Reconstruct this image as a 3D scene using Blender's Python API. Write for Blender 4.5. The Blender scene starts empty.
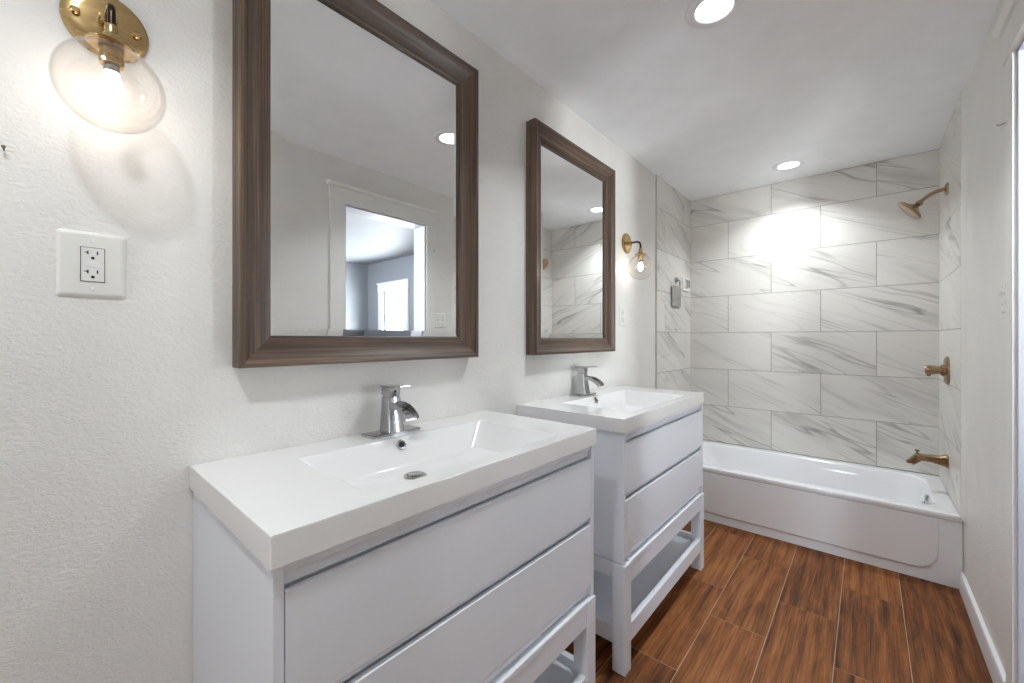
import bpy, bmesh, math, random
from mathutils import Vector, Matrix
PI = math.pi
S = bpy.context.scene
COL = S.collection
random.seed(12)

# ------------------------------------------------------------------ camera, world, exposure
F_PX, CX, CY, CZ, YAW, V0 = 407.8, 1.178, -3.742, 1.243, 0.7162, 338.5
cd = bpy.data.cameras.new('camera'); cam = bpy.data.objects.new('camera', cd); COL.objects.link(cam)
cd.sensor_width = 36.0; cd.lens = F_PX / 1024 * 36.0
cd.shift_y = (V0 - 341.5) / 1024
cd.clip_start = 0.02
cam.location = (CX, CY, CZ); cam.rotation_euler = (PI / 2, 0, YAW)
S.camera = cam
S.view_settings.view_transform = 'Standard'; S.view_settings.look = 'None'
S.view_settings.gamma = 1.0; S.view_settings.use_curve_mapping = False
S.view_settings.exposure = 2.32
w = bpy.data.worlds.new('sky'); S.world = w; w.use_nodes = True
bg = w.node_tree.nodes['Background']; bg.inputs[1].default_value = 6.8
_n, _l = w.node_tree.nodes, w.node_tree.links                 # pale sky above, added ground glow below the horizon, boosted to brighten the ceiling
_tc = _n.new('ShaderNodeTexCoord'); _sp = _n.new('ShaderNodeSeparateXYZ'); _rp = _n.new('ShaderNodeValToRGB')
_l.new(_tc.outputs['Generated'], _sp.inputs[0]); _ma = _n.new('ShaderNodeMath'); _ma.operation = 'MULTIPLY_ADD'
_ma.inputs[1].default_value = 0.5; _ma.inputs[2].default_value = 0.5; _l.new(_sp.outputs[2], _ma.inputs[0]); _l.new(_ma.outputs[0], _rp.inputs[0])
_e = _rp.color_ramp.elements; _e[0].position = 0.49; _e[0].color = (2.9, 2.95, 3.0, 1); _e[1].position = 0.51; _e[1].color = (0.58, 0.63, 0.70, 1)
_l.new(_rp.outputs[0], bg.inputs[0])
LAMP_L, LAMP_W, BULB_L = 2.0, 1.7, 8.5
S.cycles.use_denoising = True
S.cycles.max_bounces = 14; S.cycles.diffuse_bounces = 8; S.cycles.glossy_bounces = 6
S.cycles.transparent_max_bounces = 16
S.cycles.caustics_reflective = False; S.cycles.caustics_refractive = False
S.cycles.sample_clamp_indirect = 6.0

def portal(name, loc, rot, sx, sy):
    l = bpy.data.lights.new(name, 'AREA'); l.shape = 'RECTANGLE'; l.size = sx; l.size_y = sy
    l.cycles.is_portal = True
    o = bpy.data.objects.new(name, l); COL.objects.link(o); o.location = loc; o.rotation_euler = rot
# daylight enters through the mirrored next-room window and three added for extra light
WIN1 = (4.03, 4.60, 0.75, 1.98)          # x0,x1,z0,z1 on the far wall y=-0.24 of the next room
ADDED_WIN2 = (-3.4, -2.8, 0.5, 1.9)            # y0,y1,z0,z1 on x=5.06, unseen, added to send daylight through the doorway
ADDED_WIN3 = (0.60, 0.98, 1.1, 1.65)          # x0,x1 on y=-6.4, unseen behind the camera, added as fill light
ADDED_WIN4 = (2.8, 3.6, 0.6, 1.9)              # x0,x1 on y=-5.2, front wall of the next room, unseen, added to light the tub apron
portal('daylight_portal', ((ADDED_WIN4[0]+ADDED_WIN4[1])/2, -5.29, (ADDED_WIN4[2]+ADDED_WIN4[3])/2), (PI/2, 0, 0), ADDED_WIN4[1]-ADDED_WIN4[0], ADDED_WIN4[3]-ADDED_WIN4[2])
#            # x0,x1 on y=-5.2, behind the camera
portal('daylight_portal', ((WIN1[0]+WIN1[1])/2, -0.15, (WIN1[2]+WIN1[3])/2), (-PI/2, 0, 0), WIN1[1]-WIN1[0], WIN1[3]-WIN1[2])
portal('daylight_portal', (5.15, (ADDED_WIN2[0]+ADDED_WIN2[1])/2, (ADDED_WIN2[2]+ADDED_WIN2[3])/2), (PI/2, 0, PI/2), ADDED_WIN2[1]-ADDED_WIN2[0], ADDED_WIN2[3]-ADDED_WIN2[2])
portal('daylight_portal', ((ADDED_WIN3[0]+ADDED_WIN3[1])/2, -6.49, (ADDED_WIN3[2]+ADDED_WIN3[3])/2), (PI/2, 0, 0), ADDED_WIN3[1]-ADDED_WIN3[0], ADDED_WIN3[3]-ADDED_WIN3[2])

# ------------------------------------------------------------------ materials
def srgb(r, g, b):
    f = lambda c: (c/255/12.92) if c/255 <= 0.04045 else ((c/255+0.055)/1.055)**2.4
    return (f(r), f(g), f(b), 1)

class NT:
    def __init__(s, name):
        s.m = bpy.data.materials.new(name); s.m.use_nodes = True
        s.n = s.m.node_tree.nodes; s.l = s.m.node_tree.links
        s.b = s.n['Principled BSDF']; s.out = s.n['Material Output']
    def node(s, t, **kw):
        n = s.n.new(t)
        for k, v in kw.items(): setattr(n, k, v)
        return n
    def math(s, op, a, b=None, c=None, clamp=False):
        n = s.node('ShaderNodeMath', operation=op); n.use_clamp = clamp
        for i, v in enumerate((a, b, c)):
            if v is None: continue
            if isinstance(v, (int, float)): n.inputs[i].default_value = v
            else: s.l.new(v, n.inputs[i])
        return n.outputs[0]
    def noise(s, vec, scale, detail=3, rough=0.5, dist=0.0):
        n = s.node('ShaderNodeTexNoise'); n.inputs['Scale'].default_value = scale
        n.inputs['Detail'].default_value = detail; n.inputs['Roughness'].default_value = rough
        n.inputs['Distortion'].default_value = dist
        if vec is not None: s.l.new(vec, n.inputs['Vector'])
        return n
    def ramp(s, fac, stops):
        n = s.node('ShaderNodeValToRGB'); e = n.color_ramp.elements
        while len(e) < len(stops): e.new(0.5)
        for i, (p, c) in enumerate(stops):
            e[i].position = p; e[i].color = c if len(c) == 4 else (*c, 1)
        s.l.new(fac, n.inputs[0]); return n.outputs[0]
    def mix(s, fac, a, b, mode='MIX'):
        n = s.node('ShaderNodeMix', data_type='RGBA', blend_type=mode)
        for i, v in ((0, fac), (6, a), (7, b)):
            if isinstance(v, (int, float)): n.inputs[i].default_value = v
            elif isinstance(v, tuple): n.inputs[i].default_value = v
            else: s.l.new(v, n.inputs[i])
        return n.outputs[2]
    def mapping(s, vec, scale=(1,1,1), rot=(0,0,0), loc=(0,0,0)):
        n = s.node('ShaderNodeMapping'); s.l.new(vec, n.inputs[0])
        n.inputs['Scale'].default_value = scale; n.inputs['Rotation'].default_value = rot; n.inputs['Location'].default_value = loc
        return n.outputs[0]
    def bump(s, h, strength, dist):
        n = s.node('ShaderNodeBump'); n.inputs['Strength'].default_value = strength
        n.inputs['Distance'].default_value = dist; s.l.new(h, n.inputs['Height'])
        s.l.new(n.outputs[0], s.b.inputs['Normal']); return n

def plain(name, col, rough=0.5, metal=0.0, coat=0.0, var=0.0, bump=0.0, bscale=60, spec=0.5):
    t = NT(name); t.b.inputs['Base Color'].default_value = col
    t.b.inputs['Roughness'].default_value = rough; t.b.inputs['Metallic'].default_value = metal
    t.b.inputs['Coat Weight'].default_value = coat; t.b.inputs['Coat Roughness'].default_value = 0.08
    t.b.inputs['Specular IOR Level'].default_value = spec
    tc = t.node('ShaderNodeTexCoord').outputs['Object']
    n = t.noise(tc, bscale, 3)
    lo = tuple(c * (1 - var) for c in col[:3]) + (1,)
    t.l.new(t.ramp(n.outputs[0], [(0.3, lo), (0.7, col)]), t.b.inputs['Base Color'])
    if bump: t.bump(n.outputs[0], bump, 0.002)
    return t.m

def orange_peel(name, col, strength=0.35, rough=0.42):
    t = NT(name); t.b.inputs['Roughness'].default_value = rough
    tc = t.node('ShaderNodeTexCoord').outputs['Object']
    n1 = t.noise(t.mapping(tc, scale=(1, 1, 1.6)), 88, 4, 0.55, 0.6)
    n2 = t.noise(tc, 7, 2)
    h = t.math('ADD', t.math('MULTIPLY', n1.outputs[0], 1.0), t.math('MULTIPLY', n2.outputs[0], 1.2))
    lo = tuple(c * 0.97 for c in col[:3]) + (1,)
    t.l.new(t.ramp(n2.outputs[0], [(0.35, lo), (0.65, col)]), t.b.inputs['Base Color'])
    t.bump(h, strength, 0.006)
    return t.m

def marble():
    t = NT('marble_tile'); t.b.inputs['Roughness'].default_value = 0.32; t.b.inputs['Specular IOR Level'].default_value = 0.35
    uv = t.node('ShaderNodeUVMap').outputs[0]
    def streak(rot, sc, scale, dist, lo, hi, detail=4):
        mp = t.mapping(t.mapping(uv, rot=(0, 0, rot)), scale=sc)
        n = t.noise(mp, scale, detail, 0.55, dist)
        d = t.math('ABSOLUTE', t.math('SUBTRACT', n.outputs[0], 0.5))
        return t.ramp(d, [(lo, (1, 1, 1)), (hi, (0, 0, 0))])
    ang = math.radians(24)
    fine = streak(ang, (0.42, 4.0, 1), 1.7, 0.22, 0.0, 0.016, 2)
    mid = streak(ang * 1.1, (0.40, 3.2, 1), 1.3, 0.2, 0.0, 0.06, 3)
    m2 = t.noise(t.mapping(t.mapping(uv, rot=(0, 0, ang), loc=(3.1, 1.7, 0)), scale=(0.5, 2.6, 1)), 1.7, 2, 0.5, 0.2)
    mask = t.ramp(m2.outputs[0], [(0.47, (0, 0, 0)), (0.62, (1, 1, 1))])
    grain = t.noise(t.mapping(t.mapping(uv, rot=(0, 0, ang)), scale=(1.4, 24, 1)), 2.2, 4, 0.65, 0.15)
    band = t.math('MULTIPLY', mask, t.ramp(grain.outputs[0], [(0.35, (0, 0, 0)), (0.75, (1, 1, 1))]))
    a = t.math('ADD', t.math('MULTIPLY', t.math('MULTIPLY', fine, t.math('ADD', mask, 0.25, clamp=True)), 0.62), t.math('MULTIPLY', t.math('MULTIPLY', mid, mask), 0.28))
    a = t.math('ADD', a, t.math('MULTIPLY', band, 0.30), clamp=True)
    cl = t.noise(uv, 2.0, 2)
    base = t.ramp(cl.outputs[0], [(0.3, srgb(217, 214, 208)), (0.7, srgb(224, 221, 216))])
    t.l.new(t.mix(a, base, srgb(150, 147, 142)), t.b.inputs['Base Color'])
    return t.m

def plank():
    t = NT('wood_look_plank'); t.b.inputs['Specular IOR Level'].default_value = 0.28; uv = t.node('ShaderNodeUVMap').outputs[0]
    rnd = t.node('ShaderNodeAttribute', attribute_name='tone').outputs['Fac']
    g1 = t.noise(t.mapping(uv, scale=(30, 1.0, 1)), 1.6, 6, 0.62, 1.6)
    g2 = t.noise(t.mapping(uv, scale=(120, 3.0, 1)), 1.5, 5, 0.7, 0.3)
    cl = t.noise(t.mapping(uv, scale=(4.0, 1, 1)), 2.6, 4, 0.6, 1.0)
    v = t.math('ADD', t.math('MULTIPLY', g1.outputs[0], 0.34), t.math('MULTIPLY', g2.outputs[0], 0.40))
    v = t.math('ADD', v, t.math('MULTIPLY', cl.outputs[0], 0.32))
    wv = t.node('ShaderNodeTexWave', wave_type='BANDS', bands_direction='X'); wv.inputs['Scale'].default_value = 3.6
    wv.inputs['Distortion'].default_value = 9.0; wv.inputs['Detail'].default_value = 2; wv.inputs['Detail Scale'].default_value = 0.35
    t.l.new(t.mapping(uv, scale=(1.5, 0.55, 1)), wv.inputs['Vector'])
    v = t.math('ADD', v, t.math('MULTIPLY', t.math('SUBTRACT', wv.outputs['Fac'], 0.5), 0.07))
    v = t.math('ADD', v, t.math('MULTIPLY', t.math('SUBTRACT', rnd, 0.5), 0.10))
    c = t.ramp(v, [(0.36, srgb(52, 28, 12)), (0.46, srgb(94, 53, 24)), (0.55, srgb(126, 75, 36)), (0.68, srgb(160, 103, 56))])
    t.l.new(c, t.b.inputs['Base Color'])
    t.l.new(t.ramp(g1.outputs[0], [(0.3, (0.62,)*3), (0.7, (0.46,)*3)]), t.b.inputs['Roughness'])
    t.bump(g2.outputs[0], 0.15, 0.001)
    return t.m

def frame_wood():
    t = NT('weathered_frame_wood'); uv = t.node('ShaderNodeUVMap').outputs[0]
    g = t.noise(t.mapping(uv, scale=(2.2, 170, 1)), 1.4, 5, 0.65, 0.15)
    b = t.noise(t.mapping(uv, scale=(0.7, 30, 1)), 1.4, 3, 0.5, 0.3)
    v = t.math('ADD', t.math('MULTIPLY', g.outputs[0], 0.55), t.math('MULTIPLY', b.outputs[0], 0.5))
    c = t.ramp(v, [(0.37, srgb(46, 34, 27)), (0.49, srgb(76, 59, 47)), (0.59, srgb(98, 79, 65)), (0.74, srgb(136, 115, 96))])
    t.l.new(c, t.b.inputs['Base Color']); t.b.inputs['Roughness'].default_value = 0.42
    t.bump(g.outputs[0], 0.25, 0.001)
    return t.m

def glassy(name, tint=(1, 1, 1, 1), ior=1.45, rough=0.0):
    t = NT(name); tr = t.node('ShaderNodeBsdfTransparent'); tr.inputs[0].default_value = tint
    gl = t.node('ShaderNodeBsdfGlossy'); gl.inputs['Roughness'].default_value = rough
    lw = t.node('ShaderNodeLayerWeight'); lw.inputs[0].default_value = 0.5      # Schlick reflectance, same from either side
    fac = t.math('ADD', t.math('MULTIPLY', t.math('POWER', lw.outputs['Facing'], 4.0), 0.75), 0.03, clamp=True)
    mx = t.node('ShaderNodeMixShader'); t.l.new(fac, mx.inputs[0])
    t.l.new(tr.outputs[0], mx.inputs[1]); t.l.new(gl.outputs[0], mx.inputs[2]); t.l.new(mx.outputs[0], t.out.inputs[0])
    return t.m

def emit(name, col, s):
    t = NT(name); e = t.node('ShaderNodeEmission'); e.inputs[0].default_value = col; e.inputs[1].default_value = s
    t.l.new(e.outputs[0], t.out.inputs[0]); return t.m

def metal(name, col, rough, streak=0.0, axis=(1, 1, 40)):
    t = NT(name); t.b.inputs['Metallic'].default_value = 1; t.b.inputs['Base Color'].default_value = col
    tc = t.node('ShaderNodeTexCoord').outputs['Object']
    n = t.noise(t.mapping(tc, scale=axis), 20, 2)
    t.l.new(t.ramp(n.outputs[0], [(0.3, (rough*0.8,)*3), (0.7, (rough*1.25,)*3)]), t.b.inputs['Roughness'])
    return t.m

M = {
 'wall': orange_peel('painted_wall', srgb(229, 227, 223), 0.42),
 'ceiling': orange_peel('painted_ceiling', srgb(243, 245, 248), 0.10, 0.6),
 'trim': plain('trim_paint', srgb(232, 232, 234), 0.35, var=0.01),
 'casing': plain('casing_paint', srgb(228, 227, 223), 0.4, var=0.01),
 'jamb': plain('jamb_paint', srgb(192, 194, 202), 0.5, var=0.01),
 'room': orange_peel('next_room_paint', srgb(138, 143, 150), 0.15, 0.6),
 'marble': marble(),
 'grout': plain('tile_grout', srgb(150, 147, 142), 0.9, var=0.05),
 'floor_grout': plain('floor_grout', srgb(188, 163, 136), 0.9, var=0.15),
 'plank': plank(),
 'frame': frame_wood(),
 'mirror': metal('mirror_silver', (0.93, 0.94, 0.94, 1), 0.0),
 'cab': plain('vanity_paint', srgb(231, 234, 240), 0.38, var=0.01),
 'sink': plain('sink_resin', srgb(235, 234, 233), 0.10, coat=0.5, var=0.004),
 'tub': plain('tub_enamel', srgb(236, 236, 238), 0.12, coat=0.5, var=0.004),
 'chrome': metal('chrome', (0.48, 0.48, 0.49, 1), 0.12),
 'nickel': metal('nickel', (0.50, 0.49, 0.47, 1), 0.22),
 'brass': metal('brushed_brass', (0.52, 0.36, 0.17, 1), 0.24),
 'bronze': metal('champagne_bronze', (0.36, 0.25, 0.15, 1), 0.24),
 'dark': plain('dark_hole', (0.01, 0.01, 0.01, 1), 0.6),
 'arm': metal('dark_bronze', (0.05, 0.035, 0.025, 1), 0.3),
 'plastic': plain('white_plastic', srgb(226, 225, 220), 0.3, var=0.01),
 'glass': glassy('clear_glass', (0.985, 0.975, 0.965, 1)),
 'pane': glassy('window_pane', (0.97, 0.985, 0.985, 1)),
 'led': emit('led_diffuser', (0.90, 0.96, 1.06, 1), LAMP_L),
 'bulb': emit('glowing_bulb', (1.0, 0.93, 0.85, 1), BULB_L),
 'caulk': plain('edge_trim', srgb(205, 202, 196), 0.5, var=0.1),
 'ceramic': plain('ceramic', srgb(238, 237, 234), 0.12, coat=0.4),
 'siding': plain('siding', srgb(150, 160, 170), 0.7, var=0.2, bscale=3),
}

# ------------------------------------------------------------------ mesh helpers
class MB:
    def __init__(s): s.bm = bmesh.new(); s.mi = 0
    def _f(s, vs, smooth=False):
        try: f = s.bm.faces.new(vs)
        except ValueError: return None
        f.material_index = s.mi; f.smooth = smooth; return f
    def box(s, x0, x1, y0, y1, z0, z1):
        v = [s.bm.verts.new(p) for p in ((x0,y0,z0),(x1,y0,z0),(x1,y1,z0),(x0,y1,z0),(x0,y0,z1),(x1,y0,z1),(x1,y1,z1),(x0,y1,z1))]
        for q in ((0,3,2,1),(4,5,6,7),(0,1,5,4),(1,2,6,5),(2,3,7,6),(3,0,4,7)): s._f([v[i] for i in q])
        return s
    def loft(s, rings, closed=True, cap0=False, cap1=False, smooth=True):
        R = [[s.bm.verts.new(p) for p in r] for r in rings]; n = len(R[0])
        for a, b in zip(R, R[1:]):
            for i in range(n if closed else n-1):
                j = (i+1) % n; s._f([a[i], a[j], b[j], b[i]], smooth)
        if cap0: s._f(R[0][::-1], False)
        if cap1: s._f(R[-1], False)
        return R
    def lathe(s, prof, n=32, mat=Matrix(), cap0=False, cap1=False):
        rings = [[mat @ Vector((r*math.cos(2*PI*k/n), r*math.sin(2*PI*k/n), z)) for k in range(n)] for r, z in prof]
        s.loft(rings, True, cap0, cap1); return s
    def tube(s, pts, r, n=14, rr=None):
        pts = [Vector(p) for p in pts]; rings = []
        up = None
        for i, p in enumerate(pts):
            t = (pts[min(i+1, len(pts)-1)] - pts[max(i-1, 0)]).normalized()
            if up is None:
                up = Vector((0, 1, 0)) if abs(t.y) < 0.9 else Vector((1, 0, 0))
            a = t.cross(up).normalized(); b = a.cross(t); up = b
            q = rr[i] if rr else r
            rings.append([p + q*(math.cos(2*PI*k/n)*a + math.sin(2*PI*k/n)*b) for k in range(n)])
        s.loft(rings, True, True, True); return s
    def sweep(s, secs):                      # list of closed sections, capped
        s.loft(secs, True, True, True, smooth=False); return s
    def build(s, name, mats, parent=None, sharp=33, wn=False, bevel=0.0, seg=2, angle=35, smooth_all=False):
        bmesh.ops.recalc_face_normals(s.bm, faces=s.bm.faces)
        me = bpy.data.meshes.new(name); s.bm.to_mesh(me); s.bm.free()
        for m in (mats if isinstance(mats, (list, tuple)) else [mats]): me.materials.append(m)
        if not bevel: me.set_sharp_from_angle(angle=math.radians(sharp))
        o = bpy.data.objects.new(name, me); COL.objects.link(o)
        if bevel:
            md = o.modifiers.new('bevel', 'BEVEL'); md.width = bevel; md.segments = seg
            md.limit_method = 'ANGLE'; md.angle_limit = math.radians(angle); md.harden_normals = False
            for p in me.polygons: p.use_smooth = True
            wn = o.modifiers.new('wn', 'WEIGHTED_NORMAL'); wn.keep_sharp = True
        if wn:
            md = o.modifiers.new('wn', 'WEIGHTED_NORMAL'); md.keep_sharp = True; md.mode = 'FACE_AREA_WITH_ANGLE'
        if parent is not None:
            o.parent = parent; o.matrix_parent_inverse = parent_matrix(parent).inverted()
        return o
def parent_matrix(p):
    return p.matrix_basis.copy() if p.type == 'EMPTY' else Matrix()   # part meshes carry world coordinates
def thing(name, label, cat, loc=(0, 0, 0), group=None):
    o = bpy.data.objects.new(name, None); COL.objects.link(o); o.location = loc; o.empty_display_size = 0.05
    o['label'] = label; o['category'] = cat
    if group: o['group'] = group
    return o
def tag(o, label, cat, group=None):
    o['label'] = label; o['category'] = cat
    if group: o['group'] = group
    return o
def struct(o, label=None):
    o['kind'] = 'structure'
    if label: o['label'] = label
    return o
def rrect(x0, x1, y0, y1, r, z, n=6):
    P = []
    for cx, cy, a0 in ((x1-r, y1-r, 0), (x0+r, y1-r, PI/2), (x0+r, y0+r, PI), (x1-r, y0+r, 3*PI/2)):
        for k in range(n+1):
            a = a0 + PI/2*k/n; P.append((cx + r*math.cos(a), cy + r*math.sin(a), z))
    return P
def rot_to(axis):                       # matrix turning +z to axis
    return Vector((0, 0, 1)).rotation_difference(Vector(axis)).to_matrix().to_4x4()
T = Matrix.Translation
def copy_tree(o, offset, parent=None):
    c = o.copy(); COL.objects.link(c)
    if parent is not None: c.parent = parent
    else: c.location = o.location + Vector(offset)
    for ch in [x for x in bpy.data.objects if x.parent == o]: copy_tree(ch, offset, c)
    return c

W, H, DW = 1.524, 2.45, 1.537           # tiled width, ceiling height, right plaster wall
TUBY = -0.79
D0, D1, DT = -2.411, -1.722, 2.16       # doorway in the right wall
FRONT = -6.4
WT = 0.14

# ------------------------------------------------------------------ setting
def tiled(name, origin, ud, vd, nd, width, joints_even, joints_odd, z_first=0.060, rows=8, top=H, thick=0.010, bottom=0.367):
    """tiles of a running bond on a wall; ud to the viewer's right, vd up, nd towards the room"""
    o, ud, vd, nd = map(Vector, (origin, ud, vd, nd))
    mb = MB(); g = 0.0014
    uvl = mb.bm.loops.layers.uv.new('UVMap')
    mb.mi = 1
    a = [o + ud*u + vd*z + nd*0.0 for u, z in ((0, bottom), (width, bottom), (width, top), (0, top))]
    b = [p + nd*(thick-0.0012) for p in a]
    mb.loft([a, b], True, True, True, smooth=False)
    mb.mi = 0
    for k in range(rows):
        z0, z1 = max(bottom, z_first + 0.3077*k), min(top, z_first + 0.3077*(k+1))
        if z1 <= z0 + .01: continue
        js = [0] + (joints_even if k % 2 == 0 else joints_odd) + [width]
        for i in range(len(js)-1):
            u0, u1 = js[i] + (g if i else 0), js[i+1] - (g if i < len(js)-2 else 0)
            off = Vector((random.uniform(0, 40), random.uniform(0, 40)))
            A = [o + ud*u + vd*z + nd*(thick-0.003) for u, z in ((u0, z0+g), (u1, z0+g), (u1, z1-g), (u0, z1-g))]
            B = [o + ud*u + vd*z + nd*thick for u, z in ((u0+.0006, z0+g+.0006), (u1-.0006, z0+g+.0006), (u1-.0006, z1-g-.0006), (u0+.0006, z1-g-.0006))]
            n0 = len(mb.bm.faces); mb.loft([A, B], True, False, True, smooth=False); mb.bm.faces.ensure_lookup_table()
            for f in mb.bm.faces[n0:]:
                for lp in f.loops:
                    d = lp.vert.co - o; lp[uvl].uv = (d.dot(ud) + off.x, d.dot(vd) + off.y)
    return mb.build(name, [M['marble'], M['grout']])
# rows: grout lines at 0.0617 + k*0.3077 -> 1.2925 at k=4
ZF = 1.2926 - 4*0.3077
struct(tiled('wall_back', (0, 0.01, 0), (1, 0, 0), (0, 0, 1), (0, -1, 0), W+0.013, [0.307, 0.922], [0.612, 1.227], ZF), 'marble tiled wall behind the bathtub')
struct(tiled('wall_shower_left', (-0.002, TUBY+0.02, 0), (0, 1, 0), (0, 0, 1), (1, 0, 0), 0.77, [0.163], [0.613], ZF), 'marble tiled strip of left wall at the tub')
struct(tiled('wall_shower_right', (DW+.001, 0, 0), (0, -1, 0), (0, 0, 1), (-1, 0, 0), 0.80, [], [], ZF, thick=0.014), 'marble tiled strip of right wall at the tub')
mb = MB(); mb.box(-0.001, 0.011, TUBY+0.015, TUBY+0.021, 0.36, H); struct(mb.build('trim_1', M['caulk']), 'grey edge strip of the left tiles')
mb = MB(); mb.box(W+.003, DW+.001, -.8035, -.7995, .36, H); mb.mi = 1; mb.sweep([[(W+.0005, -.8025, z), (DW+.001, -.8025, z), (DW+.001, -.860, z), (DW-.0005, -.858, z)] for z in (.36, H)])
struct(mb.build('trim_2', [M['caulk'], M['wall']]), 'grey edge strip of the right tiles')

mb = MB(); mb.box(-WT, 0, FRONT, 0.15, 0, H); struct(mb.build('wall_left', M['wall']))
mb = MB(); mb.box(0, DW, 0.011, 0.15, 0, H); struct(mb.build('wall_behind_tile', M['wall']))
mb = MB(); mb.box(DW, DW+WT, FRONT, D0, 0, H).box(DW, DW+WT, D1, 0.15, 0, H).box(DW, DW+WT, D0, D1, DT, H)
struct(mb.build('wall_right', M['wall']))
mb = MB()
x0, x1, z0, z1 = ADDED_WIN3
mb.box(0, x0, FRONT-WT, FRONT, 0, H).box(x1, DW, FRONT-WT, FRONT, 0, H).box(x0, x1, FRONT-WT, FRONT, 0, z0).box(x0, x1, FRONT-WT, FRONT, z1, H)
struct(mb.build('wall_front', M['wall']))
mb = MB(); mb.box(-WT, DW+WT, FRONT-WT, 0.15, H, H+0.1); struct(mb.build('ceiling', M['ceiling']))

def floor():
    mb = MB(); uvl = mb.bm.loops.layers.uv.new('UVMap'); tone = mb.bm.faces.layers.float.new('tone')
    mb.mi = 1; mb.box(-WT, 5.2, -6.6, 0.15, -0.1, -0.0015); mb.mi = 0
    g = 0.0012; ge = 0.0017; wd = 0.2205
    ends = {-1: [-0.79], 0: [-1.44], 1: [-1.10], 2: [-1.44, -2.10], 3: [-1.11, -1.77], 4: [-0.80, -1.455], 5: [-1.12, -1.776], 6: [-0.79]}
    edges = [0.0, 0.2, 0.422, 0.642, 0.862, 1.083, 1.303]
    while edges[-1] < 5.1: edges.append(edges[-1] + wd)
    edges[7] = 1.5235
    for i in range(len(edges)-1):
        xa, xb = edges[i], min(edges[i+1], 5.1)
        if i == 4-0-1+1: base = [-1.455, -2.115]
        base = {0: [-1.45], 1: [-2.08, -1.42], 2: [-1.524], 3: [-1.11, -1.77], 4: [-1.455], 5: [-1.12, -1.776], 6: [-0.787, -1.70]}.get(i, [-1.1 - 0.23*(i % 3)])
        ys = sorted(base); lo = ys[0]; hi = ys[-1]
        while lo > -6.4: lo -= 0.66; ys.insert(0, lo)
        while hi < 0: hi += 0.66; ys.append(hi)
        for a, b in zip(ys, ys[1:]):
            a, b = max(a, -6.4), min(b, 0.0)
            if b - a < 0.02: continue
            A = [(xa+g, a+ge, -0.0016), (xb-g, a+ge, -0.0016), (xb-g, b-ge, -0.0016), (xa+g, b-ge, -0.0016)]
            B = [(p[0] + (.0006 if p[0] < (xa+xb)/2 else -.0006), p[1] + (.0006 if p[1] < (a+b)/2 else -.0006), 0.0) for p in A]
            off = (random.uniform(0, 50), random.uniform(0, 50)); tn = random.random()
            n0 = len(mb.bm.faces); mb.loft([A, B], True, False, True, smooth=False); mb.bm.faces.ensure_lookup_table()
            for f in mb.bm.faces[n0:]:
                f[tone] = tn
                for lp in f.loops: lp[uvl].uv = (lp.vert.co.x + off[0], lp.vert.co.y + off[1])
    return mb.build('floor', [M['plank'], M['floor_grout']])
struct(floor(), 'brown wood-look plank tile floor')

# baseboards and door casing
mb = MB(); mb.sweep([[(DW, y, 0), (DW-.016, y, 0), (DW-.016, y, .082), (DW-.012, y, .092), (DW, y, .095)] for y in (-1.627, -0.776)])
struct(mb.build('baseboard_right', M['trim'], bevel=.0015), 'white baseboard along the right wall')
mb = MB(); mb.sweep([[(0, y, 0), (.014, y, 0), (.014, y, .082), (.01, y, .092), (0, y, .095)] for y in (FRONT, -3.53)])
struct(mb.build('baseboard_left', M['trim'], bevel=.0015))
mb = MB(); mb.box(DW-.02, DW, D0-.095, D0+.004, 0, DT-.004)
struct(mb.build('trim_3', M['casing'], bevel=.002), 'white side casing of the doorway, far from the tub')
mb = MB(); mb.box(DW-.012, DW, D1-.004, D1+.078, 0, DT-.004)
struct(mb.build('trim_4', M['casing'], bevel=.002), 'white side casing of the doorway, near the tub')
mb = MB(); mb.box(DW-.018, DW, D0-.10, D1+.082, DT-.004, 2.255)
mb.sweep([[(DW, y, 2.255), (DW-.028, y, 2.255), (DW-.040, y, 2.272), (DW-.040, y, 2.285), (DW, y, 2.285)] for y in (D0-.115, D1+.098)])
mb.sweep([[(DW, y, DT-.008), (DW-.021, y, DT-.008), (DW-.021, y, DT+.002), (DW, y, DT+.002)] for y in (D0-.105, D1+.086)])
struct(mb.build('trim_5', M['casing'], bevel=.002), 'white head casing with cap over the doorway')
mb = MB(); mb.box(DW-.002, DW+WT+.002, D0-.001, D0+.018, 0, DT).box(DW-.002, DW+WT+.002, D1-.018, D1+.001, 0, DT).box(DW-.002, DW+WT+.002, D0, D1, DT-.018, DT+.001)
struct(mb.build('trim_6', M['jamb'], bevel=.0015), 'white jamb lining of the doorway')

# next room
NX0, NX1, NY0, NY1 = DW+WT, 5.06, -5.2, -0.24
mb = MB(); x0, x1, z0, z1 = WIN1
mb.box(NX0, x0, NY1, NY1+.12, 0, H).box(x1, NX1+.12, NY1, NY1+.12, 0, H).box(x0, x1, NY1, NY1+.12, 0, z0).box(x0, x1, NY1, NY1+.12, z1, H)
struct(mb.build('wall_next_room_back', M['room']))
mb = MB(); y0, y1, z0, z1 = ADDED_WIN2
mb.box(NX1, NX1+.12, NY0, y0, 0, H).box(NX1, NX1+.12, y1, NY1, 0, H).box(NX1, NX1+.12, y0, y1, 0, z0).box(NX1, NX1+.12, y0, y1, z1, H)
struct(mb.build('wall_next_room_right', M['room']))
mb = MB(); x0, x1, z0, z1 = ADDED_WIN4
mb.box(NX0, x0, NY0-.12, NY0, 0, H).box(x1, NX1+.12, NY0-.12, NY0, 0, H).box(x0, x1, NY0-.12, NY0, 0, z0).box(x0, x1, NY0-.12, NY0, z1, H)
struct(mb.build('wall_next_room_front', M['room']))
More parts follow.
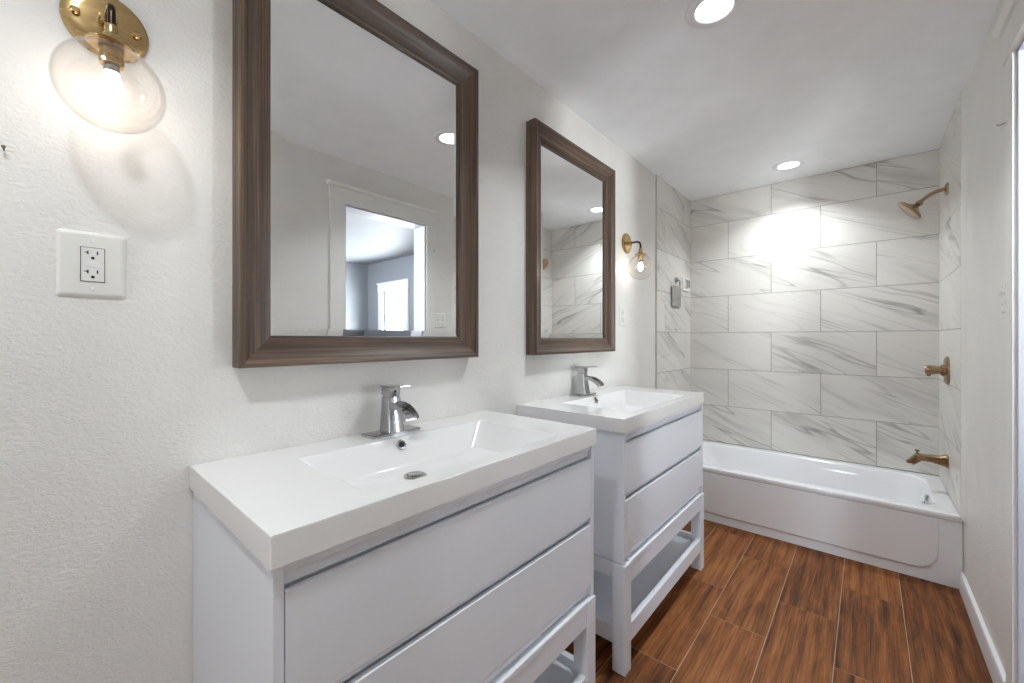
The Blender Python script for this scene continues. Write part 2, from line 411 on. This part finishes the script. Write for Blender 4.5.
mb = MB(); mb.box(NX0, NX1+.12, NY0-.12, NY1+.12, H, H+.1); struct(mb.build('ceiling_next_room', M['room']))

def window(name, axis, a0, a1, z0, z1, wall, out):
    """axis 'x': opening runs along x on plane y=wall, outside is +out"""
    P = (lambda a, d: (a, wall + d*out)) if axis == 'x' else (lambda a, d: (wall + d*out, a))
    def bx(mb, a, b, d0, d1, c, d):
        p, q = P(a, d0), P(b, d1)
        mb.box(min(p[0], q[0]), max(p[0], q[0]), min(p[1], q[1]), max(p[1], q[1]), c, d)
    root = bpy.data.objects.new(name, None); COL.objects.link(root); root.location = (*P((a0+a1)/2, 0), z0); struct(root)
    mb = MB(); cw = .115
    bx(mb, a0-cw, a0, -.018, 0, z0-.02, z1); bx(mb, a1, a1+cw, -.018, 0, z0-.02, z1); bx(mb, a0-cw-.01, a1+cw+.01, -.022, 0, z1, z1+.115); bx(mb, a0-cw-.02, a1+cw+.02, -.035, 0, z1+.115, z1+.135)
    mb.build('window_casing', M['trim'], root, bevel=.002)
    mb = MB(); bx(mb, a0-cw-.02, a1+cw+.02, -.045, .05, z0-.03, z0); mb.build('window_sill', M['trim'], root, bevel=.003)
    mid = (z0+z1)/2 + .12
    mb = MB()
    bx(mb, a0, a0+.045, .03, .09, z0, z1); bx(mb, a1-.045, a1, .03, .09, z0, z1)
    bx(mb, a0+.045, a1-.045, .03, .09, z0, z0+.06); bx(mb, a0+.045, a1-.045, .03, .09, z1-.05, z1); bx(mb, a0+.045, a1-.045, .04, .08, mid-.02, mid+.02)
    for k in (1, 2):
        m = a0 + (a1-a0)*k/3; bx(mb, m-.008, m+.008, .05, .07, mid+.02, z1-.05)
    mb.build('window_frame', M['trim'], root, bevel=.0015)
    mb = MB(); bx(mb, a0+.04, a1-.04, .057, .061, z0+.05, z1-.04); mb.build('window_pane', M['pane'], root)
window('window_1', 'x', *WIN1, NY1, 1)
window('added_window_2', 'y', *ADDED_WIN2, NX1, 1)
window('added_window_3', 'x', *ADDED_WIN3, FRONT, -1)
window('added_window_4', 'x', *ADDED_WIN4, NY0, -1)

# ------------------------------------------------------------------ bathtub
def bathtub():
    t = thing('bathtub', 'white alcove bathtub with panelled apron below the marble tiles', 'bathtub', (W/2, -.39, 0))
    X0, X1, Y0, Y1, Z = .001, DW-.001, -.760, .008, .365
    mb = MB(); n = 8
    R = [rrect(X0, X1, Y0, Y1, .004, 0, n), rrect(X0, X1, Y0, Y1, .004, .33, n),
         rrect(X0, X1, Y0-.010, Y1, .006, .337, n), rrect(X0, X1, Y0-.014, Y1, .008, .347, n), rrect(X0, X1, Y0-.014, Y1, .010, .356, n),
         rrect(X0+.001, X1-.001, Y0-.010, Y1-.001, .012, .363, n), rrect(X0+.006, X1-.006, Y0, Y1-.004, .014, .366, n),
         rrect(.075, X1-.075, -.700, -.060, .11, .366, n), rrect(.082, X1-.082, -.692, -.067, .11, .362, n), rrect(.088, X1-.088, -.684, -.074, .11, .352, n),
         rrect(.10, X1-.095, -.672, -.086, .12, .30, n), rrect(.17, X1-.115, -.650, -.105, .13, .16, n),
         rrect(.23, X1-.135, -.625, -.13, .13, .09, n), rrect(.28, X1-.17, -.58, -.17, .12, .065, n), rrect(.40, X1-.40, -.44, -.30, .06, .06, n)]
    mb.loft(R, True, True, True)
    o = mb.build('tub_body', M['tub'], t, wn=True)
    # raised apron panel with rounded lower corner
    def outline(inset, y):
        x0, x1, z0, z1, r = X0+.004, 1.452-inset, .055+inset, .331, .095-inset*.5
        P = [(x0, y, z1), (x0, y, z0)]
        for k in range(11):
            a = -PI/2 + PI/2*k/10; P.append((x1-r + r*math.cos(a), y, z0+r + r*math.sin(a)))
        P.append((x1, y, z1)); return P
    mb = MB(); mb.loft([outline(0, Y0+.002), outline(0, Y0-.003), outline(.002, Y0-.007), outline(.006, Y0-.0095), outline(.010, Y0-.010)], True, False, True)
    mb.build('apron_panel', M['tub'], t, wn=True)
    mb = MB(); Mx = T((W-.084, -.385, .305)) @ rot_to((-1, 0, .12))
    mb.lathe([(.0001, .012), (.02, .012), (.03, .009), (.034, .0), (.034, -.006)], 28, Mx)
    f = mb.build('overflow_plate', M['chrome'], t)
    mb = MB(); mb.tube([(W-.090, -.385, .300), (W-.100, -.387, .298), (W-.106, -.389, .290)], .004, 10); mb.build('trip_lever', M['nickel'], f)
    mb = MB(); mb.lathe([(.0001, .004), (.026, .004), (.032, .0015), (.034, 0)], 24, T((1.22, -.37, .0625))); mb.build('drain', M['chrome'], t)
bathtub()

# ------------------------------------------------------------------ tub and shower fittings
def tub_spout():
    t = thing('tub_spout', 'bronze tub spout with flared nose low on the right tiles', 'tub spout', (W-.001, -.385, .55))
    y = -.385
    def sec(x, zc, hz, hy, tilt=0.0):
        P = []
        for sx, sy in ((1, 1), (-1, 1), (-1, -1), (1, -1)):
            for d in ((.0, .25), (.25, .0)) if sx*sy > 0 else ((.25, .0), (.0, .25)):
                P.append((x + tilt*sx*(1-d[0]), y + sy*hy*(1-d[1]), zc + sx*hz*(1-d[0])))
        return P
    mb = MB(); secs = [(W, .548, .034, .030, 0), (W-.008, .548, .033, .029, 0), (W-.03, .548, .026, .024, 0), (W-.07, .552, .020, .020, 0), (W-.108, .552, .019, .020, .0), (W-.124, .544, .030, .023, .002), (W-.136, .536, .033, .022, .004), (W-.152, .528, .022, .020, .006), (W-.170, .520, .006, .016, .004)]
    mb.sweep([sec(*s) for s in secs]); mb.build('spout_body', M['bronze'], t, bevel=.002, angle=25)
    mb = MB(); mb.lathe([(.0001, .032), (.010, .032), (.012, .028), (.010, .024), (.005, .020), (.005, 0)], 18, T((W-.125, y, .562))); mb.build('diverter_knob', M['bronze'], t)
tub_spout()

def shower_valve():
    y, z = -.385, 1.062
    t = thing('shower_valve', 'bronze single handle shower valve midway up the right tiles', 'shower valve', (W-.001, y, z))
    R = T((W, y, z)) @ rot_to((-1, 0, 0))
    def sq(r, h, x):
        P = []
        for k in range(32):
            a = 2*PI*k/32; q = r / max(abs(math.cos(a)), abs(math.sin(a)))**0.35
            P.append(R @ Vector((q*math.cos(a), q*math.sin(a), x)))
        return P
    mb = MB(); mb.loft([sq(.080, 0, -.001), sq(.080, 0, .006), sq(.070, 0, .012), sq(.034, 0, .016), sq(.030, 0, .028)], True, True, True); mb.build('escutcheon', M['bronze'], t)
    mb = MB(); mb.lathe([(.0001, .026), (.023, .026), (.0235, .046), (.0255, .050), (.027, .085), (.024, .092), (.0001, .092)], 24, R)
    h = mb.build('handle', M['bronze'], t)
    mb = MB(); mb.sweep([[(W-.078-.011*a, y-.007, z+.0), (W-.078-.011*a, y+.007, z+.0), (W-.078+.008, y+.007, z-.0), (W-.078+.008, y-.007, z-.0)] if False else
                         [(W-.086, y-c, z-d), (W-.086, y+c, z-d), (W-.068, y+c, z-d), (W-.068, y-c, z-d)] for c, d, a in ((.010, .010, 0), (.009, .026, 0), (.006, .036, 0))])
    mb.build('lever', M['bronze'], h, bevel=.002)
shower_valve()

def shower_head():
    y = -.385
    t = thing('overhead_shower', 'bronze shower head on a curved arm high on the right tiles', 'shower head', (W-.001, y, 2.09))
    R = T((W, y, 2.09)) @ rot_to((-1, 0, 0))
    def sq(r, x): return [R @ Vector((r*math.cos(2*PI*k/32)/max(abs(math.cos(2*PI*k/32)), abs(math.sin(2*PI*k/32)))**.6, r*math.sin(2*PI*k/32)/max(abs(math.cos(2*PI*k/32)), abs(math.sin(2*PI*k/32)))**.6, x)) for k in range(32)]
    mb = MB(); mb.loft([sq(.032, -.001), sq(.032, .006), sq(.026, .011), sq(.014, .014)], True, True, True); mb.build('flange', M['bronze'], t)
    pts = []
    for k in range(13):
        u = k/12; a = u*math.radians(52)
        pts.append((W-.012-.05*min(1, u*1.0)-.075*math.sin(a)*.9, y, 2.09 - .085*(1-math.cos(a))*1.75))
    mb = MB(); mb.tube(pts, .0105, 16); mb.build('arm', M['bronze'], t)
    e = Vector(pts[-1]); ax = Vector((-.76, 0, -.65)).normalized()
    Mx = T(e) @ rot_to(ax)
    mb = MB(); mb.lathe([(.0001, -.012), (.013, -.012), (.017, -.004), (.017, .006), (.013, .012), (.018, .020), (.036, .032), (.064, .044), (.071, .050), (.071, .058), (.067, .061)], 36, Mx)
    hd = mb.build('head', M['bronze'], t)
    mb = MB(); mb.lathe([(.067, .0605), (.05, .0595), (.0001, .0595)], 36, Mx); mb.build('spray_face', M['bronze'], hd)
shower_head()

# ------------------------------------------------------------------ fittings on the left tiles
def hanging_plate():
    t = thing('shower_mirror', 'small grey square hanging from a hook on left shower tiles', 'shower mirror', (.008, -.39, 1.60))
    mb = MB(); mb.loft([[(x, yy, zz) for x, yy, zz in [(x, a, b) for a, b, _ in rrect(-.485, -.295, 1.50, 1.665, .012, 0, 4)]] for x in (.0175, .024)], True, True, True, smooth=False)
    mb.build('mirror_plate', M['nickel'], t, bevel=.001)
    mb = MB(); mb.tube([(.008, -.375, 1.715), (.030, -.375, 1.715), (.040, -.375, 1.705), (.040, -.375, 1.665)], .006, 10)
    mb.lathe([(.0001, .012), (.018, .012), (.022, .004), (.022, 0)], 20, T((.008, -.375, 1.715)) @ rot_to((1, 0, 0)))
    mb.build('hook', M['chrome'], t)
hanging_plate()
def soap_dish():
    t = thing('soap_dish', 'white ceramic soap dish on left tiles near the corner', 'soap dish', (.008, -.15, 1.70))
    mb = MB(); y0, y1, z0, z1 = -.235, -.07, 1.645, 1.765
    def rr(i, x): return [(x, a, b) for a, b, _ in rrect(y0+i, y1-i, z0+i, z1-i, max(.004, .015-i*.4), 0, 4)]
    mb.loft([rr(0, .007), rr(0, .018), rr(.005, .024), rr(.02, .024), rr(.026, .018), rr(.034, .0095)], True, True, True)
    mb.build('dish_body', M['ceramic'], t)
    mb = MB(); mb.box(.0095, .032, -.12, -.095, 1.682, 1.735); mb.build('grip_bar', M['nickel'], t, bevel=.003)
soap_dish()

# ------------------------------------------------------------------ vanities
L, TOPZ, DEP = 0.966, 0.950, 0.513
def vanity(y0, label, dy=0.0):
    y1 = y0 + L; t = thing('bathroom_vanity', label, 'vanity', (.25, (y0+y1)/2, 0), 'white double drawer vanities')
    a, b = y0+.007+dy, y1-.003+dy
    mb = MB(); th = .016
    mb.box(.004, .503, a, a+th, .408, .898).box(.004, .503, b-th, b, .408, .898)
    mb.box(.004, .016, a+th, b-th, .408, .898)
    mb.box(.016, .488, a+th, b-th, .409, .424)
    mb.build('cabinet', M['cab'], t, bevel=.0015)
    mb = MB(); mb.box(.462, .476, a+th, b-th, .424, .858)
    mb.build('inner_panel', M['cab'], t)
    mb = MB()
    mb.sweep([[(.476, y, .898), (.500, y, .898), (.500, y, .881), (.495, y, .877), (.488, y, .8565), (.462, y, .8565), (.462, y, .898)] for y in (a+th, b-th)])
    mb.build('top_rail', M['cab'], t, bevel=.001)
    for zt, zb in ((.6615, .6435), (.4445, .4265)):
        mb = MB(); mb.sweep([[(.476, y, zt), (.494, y, zt), (.489, y, zb), (.476, y, zb)] for y in (a+th, b-th)])
        mb.build('channel_rail', M['cab'], t, bevel=.001)
    for z0, z1 in ((.664, .853), (.447, .640)):
        mb = MB(); mb.sweep([[(.485, y, z0+.003), (.503, y, z0), (.503, y, z1), (.492, y, z1-.0005), (.485, y, z1-.004)] for y in (a+th+.0015, b-th-.0015)])
        mb.build('drawer', M['cab'], t, bevel=.0015)
    # stand
    s0, s1, sx = a-.003, b+.002, .509; lg = .052
    for lx, ly in ((sx-lg, s0), (sx-lg, s1-lg), (.006, s0), (.006, s1-lg)):
        mb = MB(); mb.box(lx, lx+lg, ly, ly+lg, 0, .404); mb.build('leg', M['cab'], t, bevel=.002)
    mb = MB(); mb.box(sx-.024, sx-.003, s0+lg, s1-lg, .325, .390); mb.box(.010, .030, s0+lg, s1-lg, .325, .404)
    mb.box(.058, sx-lg, s0+.003, s0+.024, .345, .404).box(.058, sx-lg, s1-.024, s1-.003, .345, .404)
    mb.build('apron', M['cab'], t, bevel=.0015)
    mb = MB(); mb.box(sx-.024, sx-.001, s0+lg, s1-lg, .391, .4055); mb.build('front_ledge', M['cab'], t, bevel=.0015)
    mb = MB(); mb.box(sx-.028, sx-.003, s0+lg, s1-lg, .100, .168)
    mb.box(.010, .032, s0+lg, s1-lg, .100, .168); mb.box(.058, sx-lg, s0+.003, s0+.026, .100, .168).box(.058, sx-lg, s1-.026, s1-.003, .100, .168)
    mb.build('lower_rail', M['cab'], t, bevel=.002)
    mb = MB(); mb.box(.032, sx-.028, s0+.053, s1-.053, .125, .140).box(.058, sx-lg, s0+.026, s0+.053, .125, .140).box(.058, sx-lg, s1-.053, s1-.026, .125, .140)
    mb.build('shelf', M['cab'], t)
    return t

def sink(y0, label, dy=0.0):
    y1 = y0 + L; yc = (y0+y1)/2 + dy
    t = thing('sink_top', label, 'sink', (.25, yc, .90), 'white rectangular sink tops')
    mb = MB(); n = 5; A, B = yc-.300, yc+.332; x0, x1 = .128, .468
    R = [rrect(.11, .457, A-.01, B+.01, .02, .899, n), rrect(.001, DEP, y0, y1, .003, .899, n), rrect(.001, DEP, y0, y1, .003, .9475, n), rrect(.0025, DEP-.0015, y0+.0015, y1-.0015, .003, .950, n),
         rrect(x0, x1, A, B, .008, .950, n), rrect(x0+.002, x1-.002, A+.003, B-.003, .009, .9485, n), rrect(x0+.005, x1-.004, A+.007, B-.007, .010, .945, n),
         rrect(x0+.045, x1-.022, A+.075, B-.075, .016, .880, n), rrect(x0+.052, x1-.028, A+.085, B-.085, .018, .875, n), rrect(x0+.10, x1-.15, A+.22, B-.22, .02, .868, n)]
    mb.loft(R, True, False, True)
    # underside of the bowl
    mb.loft([rrect(.11, .457, A-.01, B+.01, .02, .899, n), rrect(.16, .455, A+.06, B-.06, .02, .862, n)], True, False, True)
    bmesh.ops.remove_doubles(mb.bm, verts=mb.bm.verts, dist=1e-5)
    mb.build('basin', M['sink'], t, sharp=50, wn=True)
    # overflow ring on the sloping back, drain in the bottom
    nrm = Vector((.065, 0, .040)).normalized()
    Mx = T((.1455, yc-.012, .9308)) @ rot_to(nrm)
    mb = MB(); mb.lathe([(.0085, .0005), (.0095, .003), (.0125, .0035), (.0145, .002), (.0145, -.002)], 24, Mx)
    mb.mi = 1; mb.lathe([(.0088, .0012), (.0001, .0012)], 24, Mx)
    mb.build('overflow_ring', [M['chrome'], M['dark']], t)
    mb = MB(); Mx = T((.250, yc-.038, .8692))
    mb.lathe([(.0001, .0045), (.017, .0045), (.0195, .003), (.0195, .001)], 28, Mx)
    mb.lathe([(.0215, .001), (.0225, .003), (.028, .0035), (.031, .0015), (.031, -.001)], 28, Mx)
    mb.mi = 1; mb.lathe([(.0215, .0012), (.0195, .0012)], 28, Mx)
    mb.build('drain', [M['nickel'], M['dark']], t)
    return t

def faucet(yc, label, m):
    t = thing('faucet', label, 'faucet', (.065, yc, .950), 'waterfall sink faucets')
    mb = MB(); mb.loft([rrect(.034, .098, yc-.085, yc+.085, .004, .950), rrect(.034, .098, yc-.085, yc+.085, .004, .9565), rrect(.036, .096, yc-.083, yc+.083, .004, .958)], True, True, True, smooth=False)
    mb.build('base_plate', m, t)
    mb = MB(); hy = .023
    def q(x0, x1, h, z): return rrect(x0, x1, yc-h, yc+h, .005, z, 3)
    mb.loft([q(.036, .096, .027, .958), q(.037, .092, .0245, .985), q(.038, .086, .0225, 1.02), q(.038, .082, .0215, 1.062)], True, True, True)
    mb.build('body', m, t)
    # open waterfall spout: a U channel that droops and widens
    path = [(.070, 1.034), (.088, 1.040), (.108, 1.041), (.128, 1.037), (.146, 1.030), (.162, 1.020), (.174, 1.008)]
    secs = []
    for i, (x, z) in enumerate(path):
        a = Vector(path[max(i-1, 0)]); b = Vector(path[min(i+1, len(path)-1)]); d = (b-a).normalized(); nx, nz = -d.y, d.x
        k = i/(len(path)-1); h = .019 + .006*k; wl = .0028; ht = .020 - .006*k; fl = .006 - .003*k
        pr = [(-h, ht), (-h, 0), (h, 0), (h, ht), (h-wl, ht), (h-wl*1.6, fl), (-h+wl*1.6, fl), (-h+wl, ht)]
        secs.append([(x + nx*(v-.010), yc+u, z + nz*(v-.010)) for u, v in pr])
    mb = MB(); mb.loft(secs, True, True, True, smooth=False)
    mb.build('spout', m, t, bevel=.0007, angle=50)
    mb = MB(); mb.loft([q(.041, .079, .019, 1.062), q(.041, .079, .019, 1.067)], True, False, False, smooth=False)
    mb.loft([q(.034, .084, .019, 1.067), q(.034, .084, .0195, 1.088), q(.034, .085, .0195, 1.092)], True, True, True, smooth=False)
    h = mb.build('handle', m, t)
    mb = MB(); mb.sweep([[(x, yc-hh, z), (x, yc+hh, z), (x, yc+hh, z+tk), (x, yc-hh, z+tk)] for x, z, hh, tk in ((.030, 1.091, .0195, .006), (.08, 1.093, .0195, .006), (.140, 1.0985, .018, .0035))])
    mb.build('lever', m, h, bevel=.001)
    mb = MB(); mb.lathe([(.004, 0), (.0035, .001), (.0001, .001)], 12, T((.0845, yc, 1.080)) @ rot_to((1, 0, 0))); mb.build('screw', M['dark'], h)
    return t

V1, V2 = -3.522, -2.360
vanity(V1, 'nearest white vanity with two drawers, under the large mirror')
vanity(V2, 'farther white vanity with open shelf, standing next to the bathtub', .014)
sink(V1, 'white rectangular sink top on the nearer vanity, with visible drain')
sink(V2, 'white rectangular sink top on the farther vanity by the tub', -.022)
faucet(V1+L/2+.007, 'shiny chrome waterfall faucet on the nearer sink', M['chrome'])
faucet(V2+L/2-.026, 'chrome waterfall faucet on the farther sink, below the second mirror', M['chrome'])

# ------------------------------------------------------------------ framed mirrors
def mirror(y0, y1, z0, z1, label):
    t = thing('framed_mirror', label, 'mirror', (0, (y0+y1)/2, z0), 'brown framed wall mirrors')
    prof = [(0, 0), (0, .052), (.002, .055), (.010, .0555), (.014, .053), (.018, .0485), (.030, .042), (.044, .036), (.060, .0315), (.070, .0305), (.074, .029), (.077, .026), (.077, .012), (.077, 0)]
    mb = MB(); uvl = mb.bm.loops.layers.uv.new('UVMap')
    acc = [0]
    for p, q in zip(prof, prof[1:]): acc.append(acc[-1] + math.hypot(q[0]-p[0], q[1]-p[1]))
    C = [(y0, z0), (y1, z0), (y1, z1), (y0, z1)]
    cen = ((y0+y1)/2, (z0+z1)/2)
    for s in range(4):
        c0, c1 = C[s], C[(s+1) % 4]
        def at(c, p):
            sy = 1 if c[0] < cen[0] else -1; sz = 1 if c[1] < cen[1] else -1
            return Vector((p[1], c[0] + sy*p[0], c[1] + sz*p[0]))
        A = [mb.bm.verts.new(at(c0, p)) for p in prof]; B = [mb.bm.verts.new(at(c1, p)) for p in prof]
        ax = 1 if s % 2 == 0 else 2; off = 13.7*s + y0
        for i in range(len(prof)-1):
            f = mb._f([A[i], B[i], B[i+1], A[i+1]], i not in (0,))
            for lp, (vv, k) in zip(f.loops, ((A[i], i), (B[i], i), (B[i+1], i+1), (A[i+1], i+1))):
                lp[uvl].uv = (vv.co[ax] + off, acc[k] + off*.37)
    mb.build('frame', M['frame'], t, wn=True)
    i = .076; bw = .022
    def rect(e, x): return [(x, y0+e, z0+e), (x, y1-e, z0+e), (x, y1-e, z1-e), (x, y0+e, z1-e)]
    mb = MB(); mb.loft([rect(i, .012), rect(i, .0190), rect(i+bw, .0215)], True, True, False, smooth=False)
    mb._f([mb.bm.verts.new(p) for p in rect(i+bw, .0215)]); bmesh.ops.remove_doubles(mb.bm, verts=mb.bm.verts, dist=1e-6)
    mb.build('mirror_glass', M['mirror'], t, sharp=1)
mirror(-3.437, -2.645, 1.172, 2.272, 'large brown framed mirror above the nearer vanity, reflecting a doorway')
mirror(-2.290, -1.517, 1.168, 2.237, 'brown framed mirror above the farther vanity, reflecting marble tiles')

# ------------------------------------------------------------------ sconces
def sconce(yc, label, dz=0.0):
    zc = 1.858 + dz; t = thing('globe_sconce', label, 'wall lamp', (0, yc, zc), 'brass globe wall sconces')
    R = T((0, yc, zc)) @ rot_to((1, 0, 0))
    mb = MB(); mb.lathe([(.0001, .014), (.040, .014), (.058, .012), (.064, .008), (.0655, .004), (.0655, 0)], 48, R); pl = mb.build('wall_plate', M['brass'], t)
    for a in (.0, 1.0):
        sy = yc + (.045 if a else -.045)
        mb = MB(); mb.lathe([(.0001, .010), (.005, .010), (.0075, .007), (.0075, .002), (.005, 0)], 16, T((.011, sy, zc+.0)) @ rot_to((1, 0, 0))); mb.build('thumb_screw', M['brass'], pl)
    mb = MB(); mb.lathe([(.0001, .026), (.012, .026), (.014, .020), (.014, .0)], 20, T((.011, yc, zc)) @ rot_to((1, 0, 0))); mb.build('arm_collar', M['brass'], pl)
    pts = [(.03, yc, zc)]
    for k in range(9):
        a = PI/2*k/8; pts.append((.072 + .026*math.sin(a), yc, zc - .026*(1-math.cos(a))))
    pts.append((.098, yc, zc-.05))
    mb = MB(); mb.tube(pts, .0062, 14); mb.build('arm', M['arm'], t)
    mb = MB(); ax = T((.098, yc, dz))
    mb.lathe([(.0001, 1.812), (.0085, 1.812), (.0105, 1.808), (.0105, 1.795), (.014, 1.790), (.016, 1.784), (.034, 1.776), (.036, 1.772), (.034, 1.770), (.018, 1.771), (.018, 1.742), (.0165, 1.736), (.0001, 1.736)], 32, ax)
    mb.build('socket', M['brass'], t)
    mb = MB(); gc, gr = 1.694, .080; pr = []
    for k in range(25):
        a = math.radians(22) + (PI - math.radians(22))*k/24; pr.append((max(.0001, gr*math.sin(a)), gc + gr*math.cos(a)))
    inner = [(max(.0001, r*.975), gc + (z-gc)*.975) for r, z in pr][::-1]
    mb.lathe(pr + inner + [pr[0]], 48, ax); mb.build('glass_globe', M['glass'], t)
    mb = MB(); mb.lathe([(.0001, 1.738), (.011, 1.738), (.012, 1.728), (.011, 1.722)], 20, ax); mb.build('bulb_cap', M['nickel'], t)
    mb = MB(); mb.lathe([(.011, 1.722), (.012, 1.714), (.0145, 1.706), (.016, 1.697), (.0155, 1.688), (.012, 1.680), (.006, 1.676), (.0001, 1.675)], 24, ax); mb.build('bulb', M['bulb'], t)
sconce(-3.657, 'brass wall sconce with lit globe at the left of the nearer mirror', .024)
sconce(-1.263, 'brass wall sconce with lit globe between farther mirror and tub')

# ------------------------------------------------------------------ outlets and switches
def plate_mesh(o, ud, nd, w, h, mb, d=.006):
    o, ud, nd = map(Vector, (o, ud, nd)); up = Vector((0, 0, 1))
    def ring(i, k): return [o + ud*a + up*b + nd*k for a, b, _ in rrect(-w/2+i, w/2-i, -h/2+i, h/2-i, .006, 0, 4)]
    mb.loft([ring(0, 0), ring(0, d*.4), ring(.004, d*.9), ring(.008, d), ], True, True, True)
def wb(mb, o, ud, nd, a0, a1, b0, b1, k0, k1):
    o, ud, nd = map(Vector, (o, ud, nd)); up = Vector((0, 0, 1))
    mb.loft([[o + ud*a + up*b + nd*k for a, b in ((a0, b0), (a1, b0), (a1, b1), (a0, b1))] for k in (k0, k1)], True, True, True, smooth=False)
def outlet(o, ud, nd, w, h, label):
    t = thing('electrical_outlet', label, 'outlet', o, 'white wall outlets')
    mb = MB(); plate_mesh(o, ud, nd, w, h, mb); mb.build('cover_plate', M['plastic'], t)
    mb = MB(); mb.mi = 1; wb(mb, o, ud, nd, -.0175, .0175, -.0345, .0345, .0055, .0062)
    mb.mi = 0; wb(mb, o, ud, nd, -.0163, .0163, -.0333, .0333, .0055, .0078)
    for s in (-1, 1):
        c = s*.019; mb.mi = 1
        wb(mb, o, ud, nd, .0055, .0075, c+.001, c+.008, .0070, .0081)
        wb(mb, o, ud, nd, -.0080, -.0060, c+.001, c+.008, .0070, .0081); wb(mb, o, ud, nd, -.012, -.0070, c+.004, c+.0055, .0070, .0081)
        q = Vector(o) + Vector((0, 0, c-.006)) + Vector(nd)*.0072
        mb.lathe([(.0028, 0), (.0028, .0009), (.0001, .0009)], 12, T(q) @ rot_to(nd))
    mb.mi = 2; wb(mb, o, ud, nd, -.008, .008, .0008, .0048, .0070, .0086); wb(mb, o, ud, nd, -.008, .008, -.0048, -.0008, .0070, .0086)
    mb.build('receptacle', [M['plastic'], M['dark'], M['trim']], t)
    for s in (-1, 1):
        mb = MB(); q = Vector(o) + Vector((0, 0, s*.0475)) + Vector(nd)*.0055
        mb.lathe([(.0035, 0), (.003, .0014), (.0001, .0016)], 14, T(q) @ rot_to(nd)); mb.build('screw', M['trim'], t)
outlet((0, -3.677, 1.391), (0, 1, 0), (1, 0, 0), .098, .130, 'white outlet in wide plate below the nearer sconce')
outlet((0, -1.318, 1.385), (0, 1, 0), (1, 0, 0), .080, .125, 'small white outlet below the farther sconce, right of second mirror')
def switch():
    o = (DW, -1.586, 1.392); ud = (0, -1, 0); nd = (-1, 0, 0)
    t = thing('light_switch', 'white two-toggle light switch on the right wall beside doorway', 'light switch', o)
    mb = MB(); plate_mesh(o, ud, nd, .106, .122, mb); mb.build('cover_plate', M['plastic'], t)
    for s in (-1, 1):
        mb = MB(); wb(mb, o, ud, nd, s*.023-.005, s*.023+.005, -.012, .012, .0055, .0068)
        q = Vector(o); mb.sweep([[q + Vector((-.006, -s*.023+e, -.004)), q + Vector((-.006, -s*.023+e, .006)), q + Vector((-.018, -s*.023+e, .011)), q + Vector((-.018, -s*.023+e, .005))] for e in (-.0035, .0035)])
        mb.build('toggle', M['trim'], t, bevel=.0005)
    for a in (-.023, .023):
        for b in (-.03, .03):
            mb = MB(); q = Vector(o) + Vector((-.0055, a, b)); mb.lathe([(.0032, 0), (.003, .0012), (.0001, .0014)], 12, T(q) @ rot_to(nd)); mb.build('screw', M['nickel'], t)
switch()
mb = MB(); mb.lathe([(.0001, .012), (.0012, .012), (.0012, -.004)], 8, T((0, -3.789, 1.584)) @ rot_to((1, 0, .2))); mb.lathe([(.0001, .013), (.003, .013), (.003, .012), (.0001, .012)], 12, T((0, -3.789, 1.584)) @ rot_to((1, 0, .2)))
tag(mb.build('nail', M['arm']), 'tiny dark nail in the left wall, left of near sconce', 'nail')
t = thing('small_hook', 'tiny hook on the doorway casing above the light switch', 'hook', (DW, -1.665, 1.95))
mb = MB(); mb.lathe([(.0001, .004), (.010, .004), (.011, 0)], 16, T((DW-.0115, -1.665, 1.950)) @ rot_to((-1, 0, 0))); mb.build('hook_base', M['plastic'], t)
mb = MB(); mb.tube([(DW-.014, -1.665, 1.952), (DW-.030, -1.665, 1.948), (DW-.034, -1.665, 1.954)], .0025, 8); mb.build('hook_arm', M['nickel'], t)

# ------------------------------------------------------------------ recessed ceiling lights
def downlight(x, y, label):
    t = thing('recessed_light', label, 'ceiling light', (x, y, H), 'round recessed ceiling lights')
    mb = MB(); mb.lathe([(.096, H), (.096, H-.004), (.090, H-.007), (.066, H-.007), (.062, H-.004), (.062, H)], 56, T((x, y, 0))); mb.build('trim_ring', M['trim'], t)
    mb = MB(); mb.lathe([(.0625, H-.0035), (.0001, H-.004)], 56, T((x, y, 0))); mb.build('diffuser', M['led'], t)
    l = bpy.data.lights.new('downlight_beam', 'AREA'); l.shape = 'DISK'; l.size = .11; l.energy = LAMP_W; l.spread = math.radians(124); l.color = (0.90, 0.96, 1.0)
    lo = bpy.data.objects.new('downlight_beam', l); COL.objects.link(lo); lo.parent = t; lo.location = (0, 0, -.010)
downlight(.757, -2.135, 'lit recessed ceiling light nearest the camera, cut by top edge')
downlight(.765, -.342, 'lit recessed ceiling light above the bathtub')
downlight(.757, -3.93, 'recessed ceiling light behind the camera')
